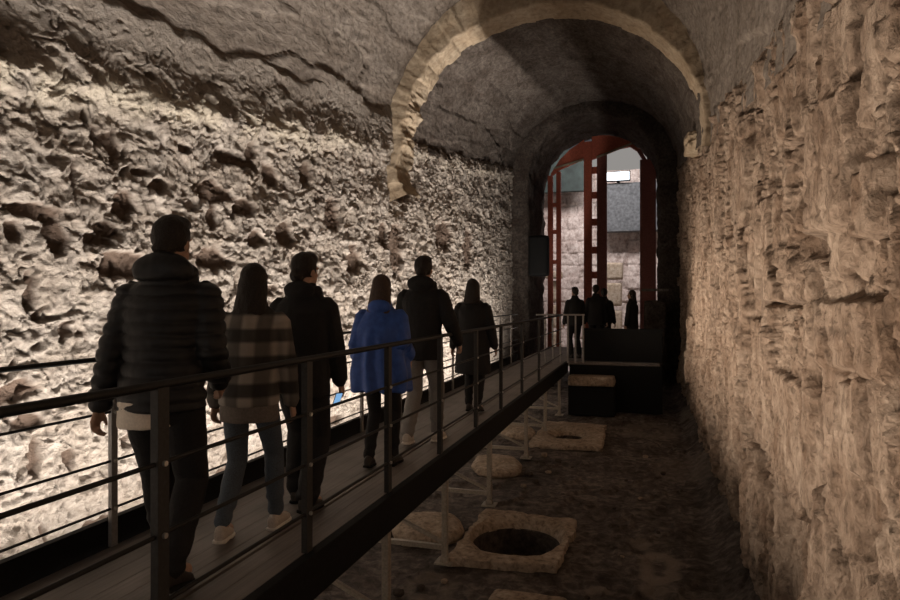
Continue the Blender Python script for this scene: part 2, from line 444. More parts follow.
# ragged stone stub at the end of the right wall, under the far springing
def lump(name, c, r, mat, seed, parent=None, amp=.25, sub=4, flat=0.0):
    bm = bmesh.new(); bmesh.ops.create_icosphere(bm, subdivisions=sub, radius=1)
    co = np.array([v.co[:] for v in bm.verts])
    cub = co/np.max(np.abs(co), axis=1)[:, None]
    co = co*(1-flat)+cub*flat*.8
    co *= (1+amp*fbm(co+seed*3.1, 1.3, 4, .55))[:, None]
    for v, p_ in zip(bm.verts, co): v.co = (p_[0]*r[0], p_[1]*r[1], p_[2]*r[2])
    me = bpy.data.meshes.new(name); bm.to_mesh(me); bm.free()
    o = link(name, me, mat, parent); o.location = c
    return o

sy, sz = on_wall(690, 152, XR-.15)
structure(lump('trim_2', (XR-.10, sy-.6, sz), (.20, .7, .17), M_ring, 3, None, .35, 5, .3))
# arch wall closing the far end, with a deep passage
CE = 20.2
hw, sp = 1.95, 6.30
prof = []
for z in np.linspace(-.3, sp, 60, endpoint=False): prof.append((CX-hw, z, -1, 0))
for t in np.linspace(math.pi, 0, 90): prof.append((CX+hw*math.cos(t), sp+hw*math.sin(t), math.cos(t), math.sin(t)))
for z in np.linspace(sp, -.3, 61)[1:]: prof.append((CX+hw, z, 1, 0))
prof = np.array(prof)
steps = [(1.7, 0), (1.4, 0), (1.1, 0), (.85, 0), (.65, 0), (.5, 0), (.4, -.0), (.3, 0), (.2, 0), (.12, .01), (.06, .03), (.02, .07), (0, .12)]+[(0, t) for t in np.linspace(.25, 3.3, 24)]
rows = []
for (o_, y) in steps:
    rows.append(np.stack([prof[:, 0]+prof[:, 2]*o_, 0*prof[:, 0]+CE+y, prof[:, 1]+prof[:, 3]*o_], 1))
P = np.array(rows); pp = P.reshape(-1, 3)
n = np.tile(prof[:, 2:4], (len(steps), 1))
dd = .10*fbm(pp, 1.3, 4)+.05*fbm(pp, 5, 4, .6)+terrace(.10*fbm(pp, 2.5, 3, off=7), .03)
pp = pp+np.stack([-n[:, 0]*dd, .05*fbm(pp, 2.1, 4, off=9), -n[:, 1]*dd], 1)
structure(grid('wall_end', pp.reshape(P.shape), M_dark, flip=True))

# floor of damp earth with the well hole cut through
xs = np.linspace(-4.7, 1.5, 300); yv = np.concatenate([np.linspace(-5, 3, 70, endpoint=False), np.linspace(3, 23.6, 760)])
Xg = np.repeat(xs[:, None], len(yv), 1); Yg = np.repeat(yv[None, :], len(xs), 0)
p = np.stack([Xg.ravel(), Yg.ravel(), 0*Xg.ravel()], 1)
d = .05*fbm(p, .9, 4)+.022*fbm(p, 5, 4, .6)+.02*np.maximum(0, ridged(p, 3, 3, .6)-.2)
e, r1, r2, l1, l2 = worley(p[:, 0]*5, p[:, 1]*5)
d += .03*(r1 > .82)*sstep(.02, .2, e)
d += .25*sstep(.55, 1.0, p[:, 0])+.25*sstep(-3.6, -4.3, p[:, 0])
WELL = [(-1.33, 6.76, .46), (-1.42, 12.2, .26)]
d = np.minimum(d, .10+.3*sstep(.4, .8, np.abs(p[:, 0]+1.2)))
keepv = np.ones(len(p), bool)
for (wx, wy, wr) in WELL:
    rr = np.hypot(p[:, 0]-wx, p[:, 1]-wy)
    d = np.where(rr < wr+.75, np.minimum(d, .02), d)
    keepv &= rr > wr+.03
d -= .03
dust = np.zeros(len(p))
def spot(px, py, hw_, hh_, ring=0.0, k_=1.0):
    zc_ = EYE*F/(py-300); x_c = (px-450)/F*zc_; X_, Y_ = x_c*CT-zc_*ST, x_c*ST+zc_*CT
    a_ = hw_*zc_/F; b_ = abs(EYE*F/(py-hh_-300)-zc_)
    qq = np.sqrt(((p[:, 0]-X_)/a_)**2+((p[:, 1]-Y_)/b_)**2)+.5*fbm(p, 3.5, 3, .6, 5)
    v_ = sstep(1.1, .8, qq)
    if ring: v_ = v_*sstep(ring-.15, ring+.15, qq)
    np.maximum(dust, v_*k_, out=dust)
spot(660, 566, 22, 19, .45, .8); spot(655, 590, 14, 7, 0, .6); spot(640, 541, 12, 5, 0, .6); spot(690, 470, 40, 12, 0, .35); spot(650, 430, 30, 8, .3, .4)
spot(600, 588, 16, 2, 0, .7); spot(700, 420, 20, 8, 0, .4); spot(500, 470, 16, 12, 0, .5); spot(430, 585, 30, 14, .5, .4); spot(625, 400, 30, 4, 0, .4)
kv = keepv.reshape(len(xs), len(yv))
keep = kv[:-1, :-1] & kv[1:, :-1] & kv[1:, 1:] & kv[:-1, 1:]
structure(grid('floor', np.stack([p[:, 0], p[:, 1], d], 1).reshape(len(xs), len(yv), 3), M_floor, flip=False, keep=keep, attrs=dict(dust=dust)))

# stone well heads set in the floor
def well(label, poly, hole, th_, seed):
    """poly: outline corners, hole: (x,y,r)"""
    t = empty('stone_well_head', (hole[0], hole[1], 0), label, 'well', 'stone well heads on the floor')
    n = 120; hx, hy, hr = hole
    ang = np.linspace(0, 2*math.pi, n, endpoint=False)
    outer = []
    for a in ang:                                           # ray to the polygon
        dx, dy = math.cos(a), math.sin(a); best = 9
        for (x1, y1), (x2, y2) in zip(poly, poly[1:]+poly[:1]):
            x1 -= hx; x2 -= hx; y1 -= hy; y2 -= hy
            ex, ey = x2-x1, y2-y1; den = dx*ey-dy*ex
            if abs(den) < 1e-6: continue
            tt = (x1*ey-y1*ex)/den; s = (x1*dy-y1*dx)/den
            if tt > 0 and -1e-6 <= s <= 1+1e-6: best = min(best, tt)
        outer.append(best)
    outer = np.array(outer)
    outer += .10*fbm(np.stack([np.cos(ang)*3.5, np.sin(ang)*3.5, 0*ang+seed], 1), 1, 4, .65)-.03
    inner = hr*(1+.04*fbm(np.stack([np.cos(ang), np.sin(ang), 0*ang+seed], 1), 1, 2))
    rows = []
    prof_ = [(1, -.08), (1.0, .35), (1.0, .8), (.985, 1)]+[(f, 1) for f in np.linspace(.95, .42, 12)]+[(.34, .9), (.22, .6), (.10, .2), (.03, -.2), (0, -.7)]
    for f, zz in prof_:
        rad_ = inner+(outer-inner)*f
        x, y = rad_*np.cos(ang), rad_*np.sin(ang)
        z = np.full(n, zz*th_)
        pp_ = np.stack([x, y, z+seed], 1)
        if zz >= .9: z = z+.018*fbm(pp_, 5, 4, .6)-.03*(r_ if False else 0)
        rows.append(np.stack([x, y, z], 1))
    rows = np.array(rows); rows = np.concatenate([rows, rows[:, :1]], 1)
    grid('slab', rows, M_slab, t, flip=False)
    sh = []
    for z in np.linspace(-.04, -1.6, 14):
        a2 = np.append(ang, ang[0]); i2 = np.append(inner, inner[0])*1.0
        i2 = i2+.015*fbm(np.stack([np.cos(a2)*2, np.sin(a2)*2, 0*a2+z*4], 1), 1, 3)
        sh.append(np.stack([i2*np.cos(a2), i2*np.sin(a2), 0*a2+z], 1))
    sh.append(sh[-1]*np.array([.01, .01, 1]))
    grid('shaft', np.array(sh), M_dark, t, flip=False)
    return t
well('large worn stone slab with a wide round well hole, beside the nearer walkway leg',
     [(-1.88, 5.88), (-.80, 6.02), (-.72, 7.42), (-1.86, 7.5)], WELL[0], .07, 3)
well('smaller pale stone slab with a narrow hole, farther down the dark floor',
     [(-2.0, 11.0), (-.72, 11.1), (-.78, 13.2), (-2.0, 13.3)], WELL[1], .07, 8)

def block_stone(label, c, r, seed, rz=0, flat=.75, mat=None, name='stone_block', cat='stone', group=None, amp=.10):
    o = lump(name, c, r, mat or M_slab, seed, None, amp, 4, flat); o.rotation_euler = (0, 0, rz)
    return tag(o, label, cat, group)
block_stone('flat pale stone slab at the bottom edge of the picture below the large well', (-.95, 5.32, .0), (.40, .22, .055), 5)
block_stone('brown stone block lying under the walkway behind its near legs', (-2.3, 6.7, .03), (.42, .42, .13), 6, .4, .35)
st = empty('stone_step', (-1.15, 14.6, 0), 'pale grey stone step on a dark base below the black parapet', 'step')
lump('tread', (-.05, 0, .76), (.62, .3, .13), M_slab, 7, st, .08, 4, .85)
MB().box((-.05, .05, .32), (1.0, .4, .64), bev=.02).build('base', M_black, st)
block_stone('low rough stone under the walkway at its farther legs', (-2.2, 9.6, .02), (.4, .6, .10), 12, .3, .35)
block_stone('dark stone lump below the walkway beside the second well', (-2.35, 12.1, .02), (.35, .5, .12), 13, .3, .35)
rub = [(-1.62, 8.7, .05), (-1.5, 8.95, .06), (-1.66, 9.3, .07), (-1.4, 9.5, .05), (-1.56, 9.9, .08), (-1.35, 10.2, .06), (-1.62, 10.5, .07),
       (-1.1, 9.9, .03), (-.4, 8.1, .03), (-.1, 8.6, .035), (-.3, 9.4, .03), (.1, 7.4, .03), (-.25, 6.6, .025), (.2, 9.9, .05), (-.5, 5.6, .03), (-.05, 10.9, .05),
       (-1.9, 5.35, .05), (-2.05, 5.2, .06), (-1.75, 5.55, .04)]
for i, (x, y, s) in enumerate(rub):
    block_stone('small loose stone lying on the dark earth floor', (x, y, s*.35), (s*.9, s*.75, s*.5), 20+i, i*1.3, .4, M_dark if i % 3 else M_slab, 'rubble_stone', 'stone', 'loose rubble on the floor', .3)

# ------------------------------------------------------------------ walkway
XA, XB = -2.95, -1.79
YE = 15.0
wk = empty('walkway', (-2.37, 0, 0), 'raised walkway with dark boards and black edge beams running down the left side', 'walkway')
def inp(o, root):      # keep world placement under a moved root
    o.location = o.location-root.location if False else o.location
    return o
def W(x, y, z, root=wk): return (x-root.location.x, y-root.location.y, z-root.location.z)
m = MB()
edges = np.linspace(XA+.03, XB-.03, 9)
for i in range(8):
    a, b = edges[i], edges[i+1]
    g = .0015
    a2 = a+(.012 if i == 6 else g); b2 = b-(.012 if i == 5 else g)
    m.box(W((a2+b2)/2, (YE-3)/2, DECK-.02), (b2-a2, YE+3, .04), bev=.0015)
m.build('deck_board_surface', M_deck, wk)
MB().box(W(XB, (YE-3)/2, DECK-.125), (.06, YE+3, .25), bev=.006).build('edge_beam', M_black, wk)
MB().box(W(XA-.01, (YE-3)/2, DECK+.0), (.05, YE+3, .30), bev=.006).build('kerb_beam', M_black, wk)
MB().box(W((XA+XB)/2, (YE-3)/2, DECK-.055), (XB-XA-.07, YE+2.9, .02)).build('deck_underlay', M_black, wk)
LEGS = [2.95, 4.47, 5.92, 7.73, 10.2, 12.2, 14.2]
for y in LEGS:
    for x in (XB-.07, XA+.07):
        leg = MB().box(W(x, y, .48), (.055, .055, .90), bev=.004).build('support_leg', M_galv, wk)
        MB().box(W(x, y, .035), (.17, .17, .015)).box(W(x, y, .065), (.085, .085, .05), bev=.01).build('foot_plate', M_galv, leg)
    MB().bar(W(XB-.07, y, .17), W(XA+.07, y, .17), .045, .045).build('cross_bar', M_galv, wk)
    MB().bar(W(XB-.09, y+.03, .20), W(XA+.07, y+.03, .62), .04, .03).build('brace', M_galv, wk)

CAB = (.765, .485, .215)
def railing(label, x, posts, pw, hr, cr, side, y0, y1, pm):
    t = empty('railing', (x, (y0+y1)/2, DECK), label, 'railing')
    R = lambda X_, Y_, Z_: W(X_, Y_, Z_, t)
    for y in posts:
        po = MB().box(R(x, y, DECK+.53), (pw*.6, pw, 1.06), bev=.003).build('post', pm, t)
        for h in CAB:
            MB().tube([R(x+side*pw*.25, y, DECK+h), R(x+side*(pw*.3+.012), y, DECK+h)], .011, 10).build('bolt', M_bolt, po)
    MB().tube([R(x, y, DECK+1.07) for y in np.linspace(y0, y1, 12)], hr, 12).build('handrail', M_rail, t, True)
    for h in CAB:
        MB().tube([R(x, y, DECK+h) for y in np.linspace(y0, y1, 12)], cr, 8).build('cable', M_rail, t, True)
    return t
near_posts = []
for px in (160, 307, 388, 440, 476, 501, 522, 539):
    y, _ = on_wall(px, 300, XB-.03); near_posts.append(y)
near_posts = [near_posts[0]-1.15, near_posts[0]-2.3]+near_posts
railing('dark steel cable railing on the open right edge of the walkway nearest the floor', XB-.03, near_posts, .062, .018, .010, 1, -2.2, 14.4, M_post)
left_posts = [-1.6, -.5, .65, 1.75]+[on_wall(113, 300, XA+.03)[0]+1.12*i for i in range(-0, 11)]
railing('dark steel cable railing between the walking people and the lit left wall', XA+.03, left_posts, .045, .014, .008, 1, -2.2, 14.9, M_greypost)

# end platform, dark parapet and grey baluster barrier
pl = empty('platform', (-1.3, 17, 0), 'dark platform at the end of the walkway where people gather', 'platform')
m = MB(); m.box(W(-1.32, 17.3, DECK-.06, pl), (3.1, 4.5, .12), bev=.01); m.build('platform_deck', M_deck, pl)
MB().box(W(-.72, 15.02, .54, pl), (2.02, .08, 1.04), bev=.01).build('front_panel', M_black, pl)
for x in (-2.7, -1.3, .1):
    for y in (15.4, 19.2): MB().box(W(x, y, .51, pl), (.07, .07, 1.06)).build('support_leg', M_black, pl)
pr = empty('parapet', (-.6, 15.1, DECK), 'solid black metal parapet along the front of the end platform', 'parapet')
MB().box(W(-.56, 15.12, DECK+.36, pr), (1.7, .05, .70), bev=.01).build('panel', M_black, pr)
MB().box(W(-.56, 15.12, DECK+.73, pr), (1.74, .09, .05), bev=.012).build('capping', M_black, pr)
br = empty('barrier', (-1.75, 14.7, DECK), 'grey baluster barrier standing across the far end of the walkway', 'barrier')
for k_ in range(6):
    MB().box(W(-2.22+.165*k_, 14.55+.03*k_, DECK+.53, br), (.035, .035, 1.06), bev=.004).build('baluster', M_greypost, br)
MB().bar(W(-2.42, 14.52, DECK+1.07, br), W(-1.36, 14.71, DECK+1.07, br), .05, .035, bev=.006).build('top_rail', M_greypost, br)

# ------------------------------------------------------------------ red steel portal and the lit room beyond
YF = 23.0
fr = empty('portal_frame', (CX, YF, 0), 'red painted steel portal frame filling the far archway', 'frame')
R = lambda x, y, z: W(x, y, z, fr)
def fx(px, Yp=YF):     # corridor x for a photo column on the cross plane Y
    r = (px-450)/F
    return (r*CT-ST)*Yp/(r*ST+CT)
def fz(px, py, Yp=YF):
    x = fx(px, Yp); return EYE+(300-py)*(-x*ST+Yp*CT)/F
def col(pa, pb, zt, mat, y=YF, dpt=.18, name='column'):
    xa, xb = fx(pa, y), fx(pb, y)
    return MB().box(R((xa+xb)/2, y, zt/2), (xb-xa, dpt, zt), bev=.012).build(name, mat, fr)
zc = lambda px, py: fz(px, py)
col(584, 592, zc(588, 142), M_red)
col(597, 607, zc(602, 147), M_redd, YF+.05, .14)
col(640, 656, zc(648, 160), M_redd, YF, .3)
col(548, 553, zc(550, 176), M_red)
col(556.5, 561, zc(558, 172), M_red)
for py in (205, 232, 262):
    MB().box(R((fx(548)+fx(561))/2, YF, fz(555, py)), (fx(561)-fx(548), .08, .14)).build('batten_plate', M_red, fr)
for py in (170, 195, 222, 250, 275):
    MB().box(R((fx(590)+fx(599))/2, YF+.05, fz(595, py)), (fx(599)-fx(590), .05, .24)).build('batten_plate', M_red, fr)
# curved head plates
def arcplate(pts_top, pts_bot):
    poly = [(fx(a)-CX, fz(a, b)) for a, b in pts_top]+[(fx(a)-CX, fz(a, b)) for a, b in pts_bot[::-1]]
    return MB().prism(poly, -.06, .06).build('head_plate', M_red, fr)
arcplate([(551, 174), (560, 160), (570, 150), (580, 143), (584, 140)], [(551, 177), (560, 170), (570, 165.5), (580, 161), (584, 159)])
arcplate([(592, 137), (600, 136), (610, 136), (620, 138), (630, 142), (638, 149)], [(592, 160), (600, 157), (610, 153), (620, 149), (630, 147), (638, 152)])
MB().bar(R(fx(554), YF-.09, fz(554, 169)), R(fx(584), YF-.09, fz(584, 160)), .06, .06).build('brace', M_ring, fr)
MB().bar(R(fx(597), YF-.09, fz(597, 158)), R(fx(632), YF-.09, fz(632, 144)), .06, .06).build('brace', M_ring, fr)
MB().bar(R(fx(638), YF+.05, fz(638, 149)), R(fx(652), YF+.05, fz(652, 172)), .2, .12).build('brace', M_redd, fr)

# room beyond: back wall, sides, floor, roof sheet
def farwall(name, pts, n1, n2, seed, flip):
    (a, b, c) = [np.array(v, float) for v in pts]      # origin, along, up
    s, t = np.meshgrid(np.linspace(0, 1, n1), np.linspace(0, 1, n2), indexing='ij')
    P_ = a+s[..., None]*b+t[..., None]*c
    nrm = np.cross(b, c); nrm /= np.linalg.norm(nrm)
    pp_ = P_.reshape(-1, 3)
    L_, H_ = np.linalg.norm(b), np.linalg.norm(c)
    cz = np.floor(t.ravel()*H_/.55); cx_ = s.ravel()*L_/.9+.5*(cz % 2)+.2*fbm(pp_, 1, 2)
    r1 = PERM[(PERM[np.floor(cx_).astype(int) & 255]+cz.astype(int)) & 255]/255.
    fz_ = t.ravel()*H_/.55-cz; fx_ = cx_-np.floor(cx_)
    jo = np.minimum(np.minimum(fz_, 1-fz_)*.55, np.minimum(fx_, 1-fx_)*.9)
    dd_ = .22*fbm(pp_, .7, 4, off=seed)+.16*(r1-.5)-.06*(1-sstep(0, .06, jo))+.16*ridged(pp_*np.array([1, 1, .5]), 1.6, 4, .6, seed)
    return structure(grid(name, (pp_+nrm*dd_[:, None]).reshape(n1, n2, 3), M_far, flip=flip))
farwall('wall_back', ((-8.5, 30, -.3), (12, 0, 0), (0, 0, 8.6)), 260, 200, 5, False)
farwall('wall_back_left', ((-7.6, 23.7, -.3), (0, 6.8, 0), (0, 0, 9.8)), 120, 120, 9, False)
farwall('wall_back_right', ((2.6, 23.7, -.3), (0, 6.8, 0), (0, 0, 9.8)), 120, 120, 19, True)
xs = np.linspace(-8, 3, 60); yv = np.linspace(23.5, 30.4, 50)
Xg, Yg = np.meshgrid(xs, yv, indexing='ij')
pz = .06*fbm(np.stack([Xg.ravel(), Yg.ravel(), 0*Xg.ravel()], 1), 1.2, 4)
structure(grid('floor.001', np.stack([Xg.ravel(), Yg.ravel(), pz-.02], 1).reshape(60, 50, 3), M_far))
m = MB()
for i in range(28): m.box((-7.8+.4*i, 26.9, 9.45+(.05 if i % 2 else 0)), (.4, 6.8, .05))
structure(m.build('ceiling.002', M_roof))

structure(MB().box(((fx(600, 29)+fx(668, 29))/2, 29, (fz(620, 232, 29)+fz(620, 184, 29))/2), (fx(668, 29)-fx(600, 29), .6, fz(620, 184, 29)-fz(620, 232, 29)), bev=.03).build('wall_upper_bridge', plain('blue_grey_concrete', (.10, .105, .11), .9, 0, .8, 9, .35)))
structure(MB().box(((fx(540, 28.6)+fx(587, 28.6))/2, 28.6, (fz(570, 192, 28.6)+fz(570, 150, 28.6))/2), (fx(587, 28.6)-fx(540, 28.6), .3, fz(570, 150, 28.6)-fz(570, 192, 28.6)), bev=.03).build('wall_upper_panel', plain('dark_green_sheet', (.02, .03, .027), .7, 0, .5, 3, .4)))
def pillar(label, px0, px1, Yp, tops, mat, name='stone_pillar'):
    xa, xb = fx(px0, Yp), fx(px1, Yp); cx = (xa+xb)/2
    t = empty(name, (cx, Yp, 0), label, 'pillar')
    z0 = 0
    for i, (zt, f) in enumerate(tops):
        o = lump('block', (0, 0, (z0+zt)/2), ((xb-xa)*.5*f, .4*f, (zt-z0)*.53), mat, 30+i*3+px0, t, .05, 4, .93)
        z0 = zt
    return t
pillar('stacked pale stone pillar just beyond the red frame, behind the gathered people', 597, 626, 27.2,
       [(1.0, 1), (2.2, .92), (3.3, .9), (4.1, 1.0)], M_pill)
pillar('narrow stone pillar with a jutting cap left of the red frame', 547, 560, 27.2,
       [(1.3, 1), (2.4, .95), (3.4, .9), (3.75, 1.5)], M_pill)
zt_ = fz(652, 289, 19.9)
pb = empty('stone_pier', ((fx(641, 19.9)+fx(668, 19.9))/2+.02, 19.85, 0), 'low brown stone pier against the right foot of the far arch', 'pier')
lump('shaft', (0, 0, zt_*.48), ((fx(668, 19.9)-fx(641, 19.9))*.52, .22, zt_*.5), M_dark, 41, pb, .03, 4, .95)
MB().box((0, 0, zt_-.03), (fx(668, 19.9)-fx(641, 19.9), .45, .07), bev=.015).build('coping', M_vault, pb)
jb = empty('equipment_box', (fx(539, 19.9), 19.88, fz(539, 256, 19.9)), 'black rounded equipment box mounted on the left foot of the far arch', 'box')
MB().box((0, 0, 0), (.62, .4, 1.25), bev=.10).build('casing', M_black, jb, True)
MB().box((-.05, .25, 0), (.2, .3, .3)).build('bracket', M_black, jb)
fl = empty('flood_lamp', (fx(617, 28.5), 28.5, fz(617, 177, 28.5)), 'bright white flood lamp high on the lit wall beyond the red frame', 'lamp')
MB().box((0, 0, .02), (1.1, .16, .42), bev=.02).build('housing', M_black, fl)
MB().box((0, -.09, .02), (1.0, .03, .34)).build('lens', glow('lamp_glow', (.85, .92, 1.0), 3.0), fl)
MB().box((0, .72, .0), (.12, 1.35, .1)).build('bracket', M_black, fl)

# ------------------------------------------------------------------ people
SK = [('fair skin', (.42, .26, .19))]
M_skin = plain('skin', (.40, .25, .18), .6, 0, .05, 40, .1)
M_hair = plain('dark_hair', (.018, .013, .010), .55, 0, .6, 120, .4)
M_brown = plain('brown_hair', (.05, .03, .021), .5, 0, .6, 120, .4)
M_eye = plain('eye_white', (.6, .58, .55), .3)
M_puff = plain('black_quilted_nylon', (.014, .014, .015), .5, 0, .15, 25, .25)
M_coat = plain('black_wool', (.013, .013, .0135), .8, 0, .3, 150, .3)
M_char = plain('charcoal_cloth', (.014, .0135, .014), .8, 0, .3, 120, .3)
M_trou = plain('black_trousers', (.013, .0125, .013), .8, 0, .3, 120, .25)
M_jean = plain('blue_grey_denim', (.075, .095, .12), .8, 0, .4, 160, .3)
M_gjean = plain('pale_grey_denim', (.22, .21, .20), .8, 0, .4, 160, .25)
M_blue = plain('blue_rain_cloth', (.036, .095, .36), .5, 0, .2, 20, .2)
M_white = plain('off_white_cotton', (.80, .72, .62), .85, 0, .2, 90, .1)
M_greyc = plain('warm_grey_jersey', (.16, .14, .125), .85, 0, .2, 90, .15)
M_shoe = plain('pale_canvas_shoe', (.50, .45, .40), .6, 0, .2, 90, .15)
M_sole = plain('white_rubber', (.70, .66, .60), .5)
M_dshoe = plain('dark_leather_shoe', (.03, .025, .022), .5, 0, .2, 60, .2)

def plaid_mat():
    m, nt, b = newmat('grey_plaid_flannel'); L = nt.links
    tc = nt.nodes.new('ShaderNodeTexCoord'); sp_ = nt.nodes.new('ShaderNodeSeparateXYZ')
    L.new(tc.outputs['Object'], sp_.inputs[0])
    def band(sock, freq, ph, lo):
        a = nt.nodes.new('ShaderNodeMath'); a.operation = 'MULTIPLY_ADD'; a.inputs[1].default_value = freq; a.inputs[2].default_value = ph
        s = nt.nodes.new('ShaderNodeMath'); s.operation = 'SINE'; L.new(sock, a.inputs[0]); L.new(a.outputs[0], s.inputs[0])
        r = nt.nodes.new('ShaderNodeMapRange'); r.inputs['From Min'].default_value = -.35; r.inputs['From Max'].default_value = .35
        r.inputs['To Min'].default_value = lo; r.inputs['To Max'].default_value = 1
        L.new(s.outputs[0], r.inputs['Value']); return r.outputs['Result']
    z = band(sp_.outputs['Z'], 40, 1.0, .14); x = band(sp_.outputs['X'], 38, 0.8, .35)
    mu = nt.nodes.new('ShaderNodeMath'); mu.operation = 'MULTIPLY'; L.new(z, mu.inputs[0]); L.new(x, mu.inputs[1])
    r = nt.nodes.new('ShaderNodeValToRGB'); e = r.color_ramp.elements
    e[0].color = (.015, .014, .014, 1); e[1].color = (.30, .27, .24, 1)
    L.new(mu.outputs[0], r.inputs['Fac']); L.new(r.outputs['Color'], b.inputs['Base Color'])
    b.inputs['Roughness'].default_value = .9
    return m
M_plaid = plaid_mat()

class Soft:
    """closed lofts and ellipsoids that are fused into one skin"""
    def __init__(s): s.v = []; s.f = []
    def loft(s, rings):
        base = len(s.v); n = len(rings[0])
        for r in rings: s.v += [tuple(p_) for p_ in r]
        for i in range(len(rings)-1):
            for k_ in range(n):
                a = base+i*n+k_; b = base+i*n+(k_+1) % n
                s.f.append((a, b, b+n, a+n))
        s.f.append(tuple(base+k_ for k_ in range(n))[::-1]); s.f.append(tuple(base+(len(rings)-1)*n+k_ for k_ in range(n)))
        return s
    def stack(s, rows, n=24):
        """rows: (z, rx, ry, cx, cy) horizontal ellipses"""
        R_ = []
        for (z, rx, ry, cx, cy) in rows:
            R_.append([(cx+rx*math.cos(t), cy+ry*math.sin(t), z) for t in [2*math.pi*k_/n for k_ in range(n)]])
        return s.loft(R_)
    def limb(s, pts, rad, n=14, sub=4):
        pts = [Vector(p_) for p_ in pts]; P_, R_ = [], []
        for i in range(len(pts)-1):
            for j in range(sub):
                t = j/sub; P_.append(pts[i].lerp(pts[i+1], t)); R_.append(rad[i]*(1-t)+rad[i+1]*t)
        P_.append(pts[-1]); R_.append(rad[-1])
        rings = []
        d0 = (P_[1]-P_[0]).normalized(); d1 = (P_[-1]-P_[-2]).normalized()
        P_ = [P_[0]-d0*R_[0]*.8]+P_+[P_[-1]+d1*R_[-1]*.8]; R_ = [R_[0]*.45]+R_+[R_[-1]*.45]
        for i, p_ in enumerate(P_):
            t = (P_[min(i+1, len(P_)-1)]-P_[max(i-1, 0)]).normalized()
            x = t.cross(Vector((0, 1, 0)) if abs(t.y) < .8 else Vector((1, 0, 0))).normalized(); z = x.cross(t)
            rings.append([p_+R_[i]*(math.cos(2*math.pi*k_/n)*x+math.sin(2*math.pi*k_/n)*z) for k_ in range(n)])
        return s.loft(rings)
    def blob(s, c, r, rot=None, nu=18, nv=12):
        rings = []
        for j in range(nv+1):
            ph = -math.pi/2+.06+(math.pi-.12)*j/nv
            ring = []
            for k_ in range(nu):
                t = 2*math.pi*k_/nu
                p_ = Vector((r[0]*math.cos(ph)*math.cos(t), r[1]*math.cos(ph)*math.sin(t), r[2]*math.sin(ph)))
                if rot is not None: p_ = rot @ p_
                ring.append(p_+Vector(c))
            rings.append(ring)
        return s.loft(rings)
    def build(s, name, mat, parent, vox=.010, smooth=4, scale=1.0, fn=None, keep_raw=False):
        me = bpy.data.meshes.new(name+'_raw'); me.from_pydata([tuple(v_) for v_ in s.v], [], s.f); me.update()
        bm = bmesh.new(); bm.from_mesh(me); bmesh.ops.recalc_face_normals(bm, faces=bm.faces); bm.to_mesh(me); bm.free()
        o = bpy.data.objects.new(name+'_raw', me); C.objects.link(o)
        a = o.modifiers.new('r', 'REMESH'); a.mode = 'VOXEL'; a.voxel_size = vox
        b = o.modifiers.new('s', 'SMOOTH'); b.iterations = smooth; b.factor = .5
        dg = bpy.context.evaluated_depsgraph_get(); ev = o.evaluated_get(dg)
        m2 = bpy.data.meshes.new_from_object(ev); m2.name = name
        bpy.data.objects.remove(o); bpy.data.meshes.remove(me)
        co = np.empty(len(m2.vertices)*3, np.float32); m2.vertices.foreach_get('co', co); co = co.reshape(-1, 3).astype(float)
        no = np.empty(len(m2.vertices)*3, np.float32); m2.vertex_normals.foreach_get('vector', no); no = no.reshape(-1, 3)
        if fn: co = co+no*fn(co)[:, None]
        m2.vertices.foreach_set('co', (co*scale).reshape(-1).astype(np.float32)); m2.update()
        m2.materials.clear()
        return link(name, m2, mat, parent)

def ik(a, b, l1, l2, pole):
    a, b, pole = Vector(a), Vector(b), Vector(pole)
    d = b-a; L_ = min(d.length, (l1+l2)*.999); dn = d.normalized()
    x = (l1*l1-l2*l2+L_*L_)/(2*L_); h = math.sqrt(max(0, l1*l1-x*x))
    pp_ = (pole-dn*pole.dot(dn)).normalized()
    return a+dn*x+pp_*h, a+dn*L_

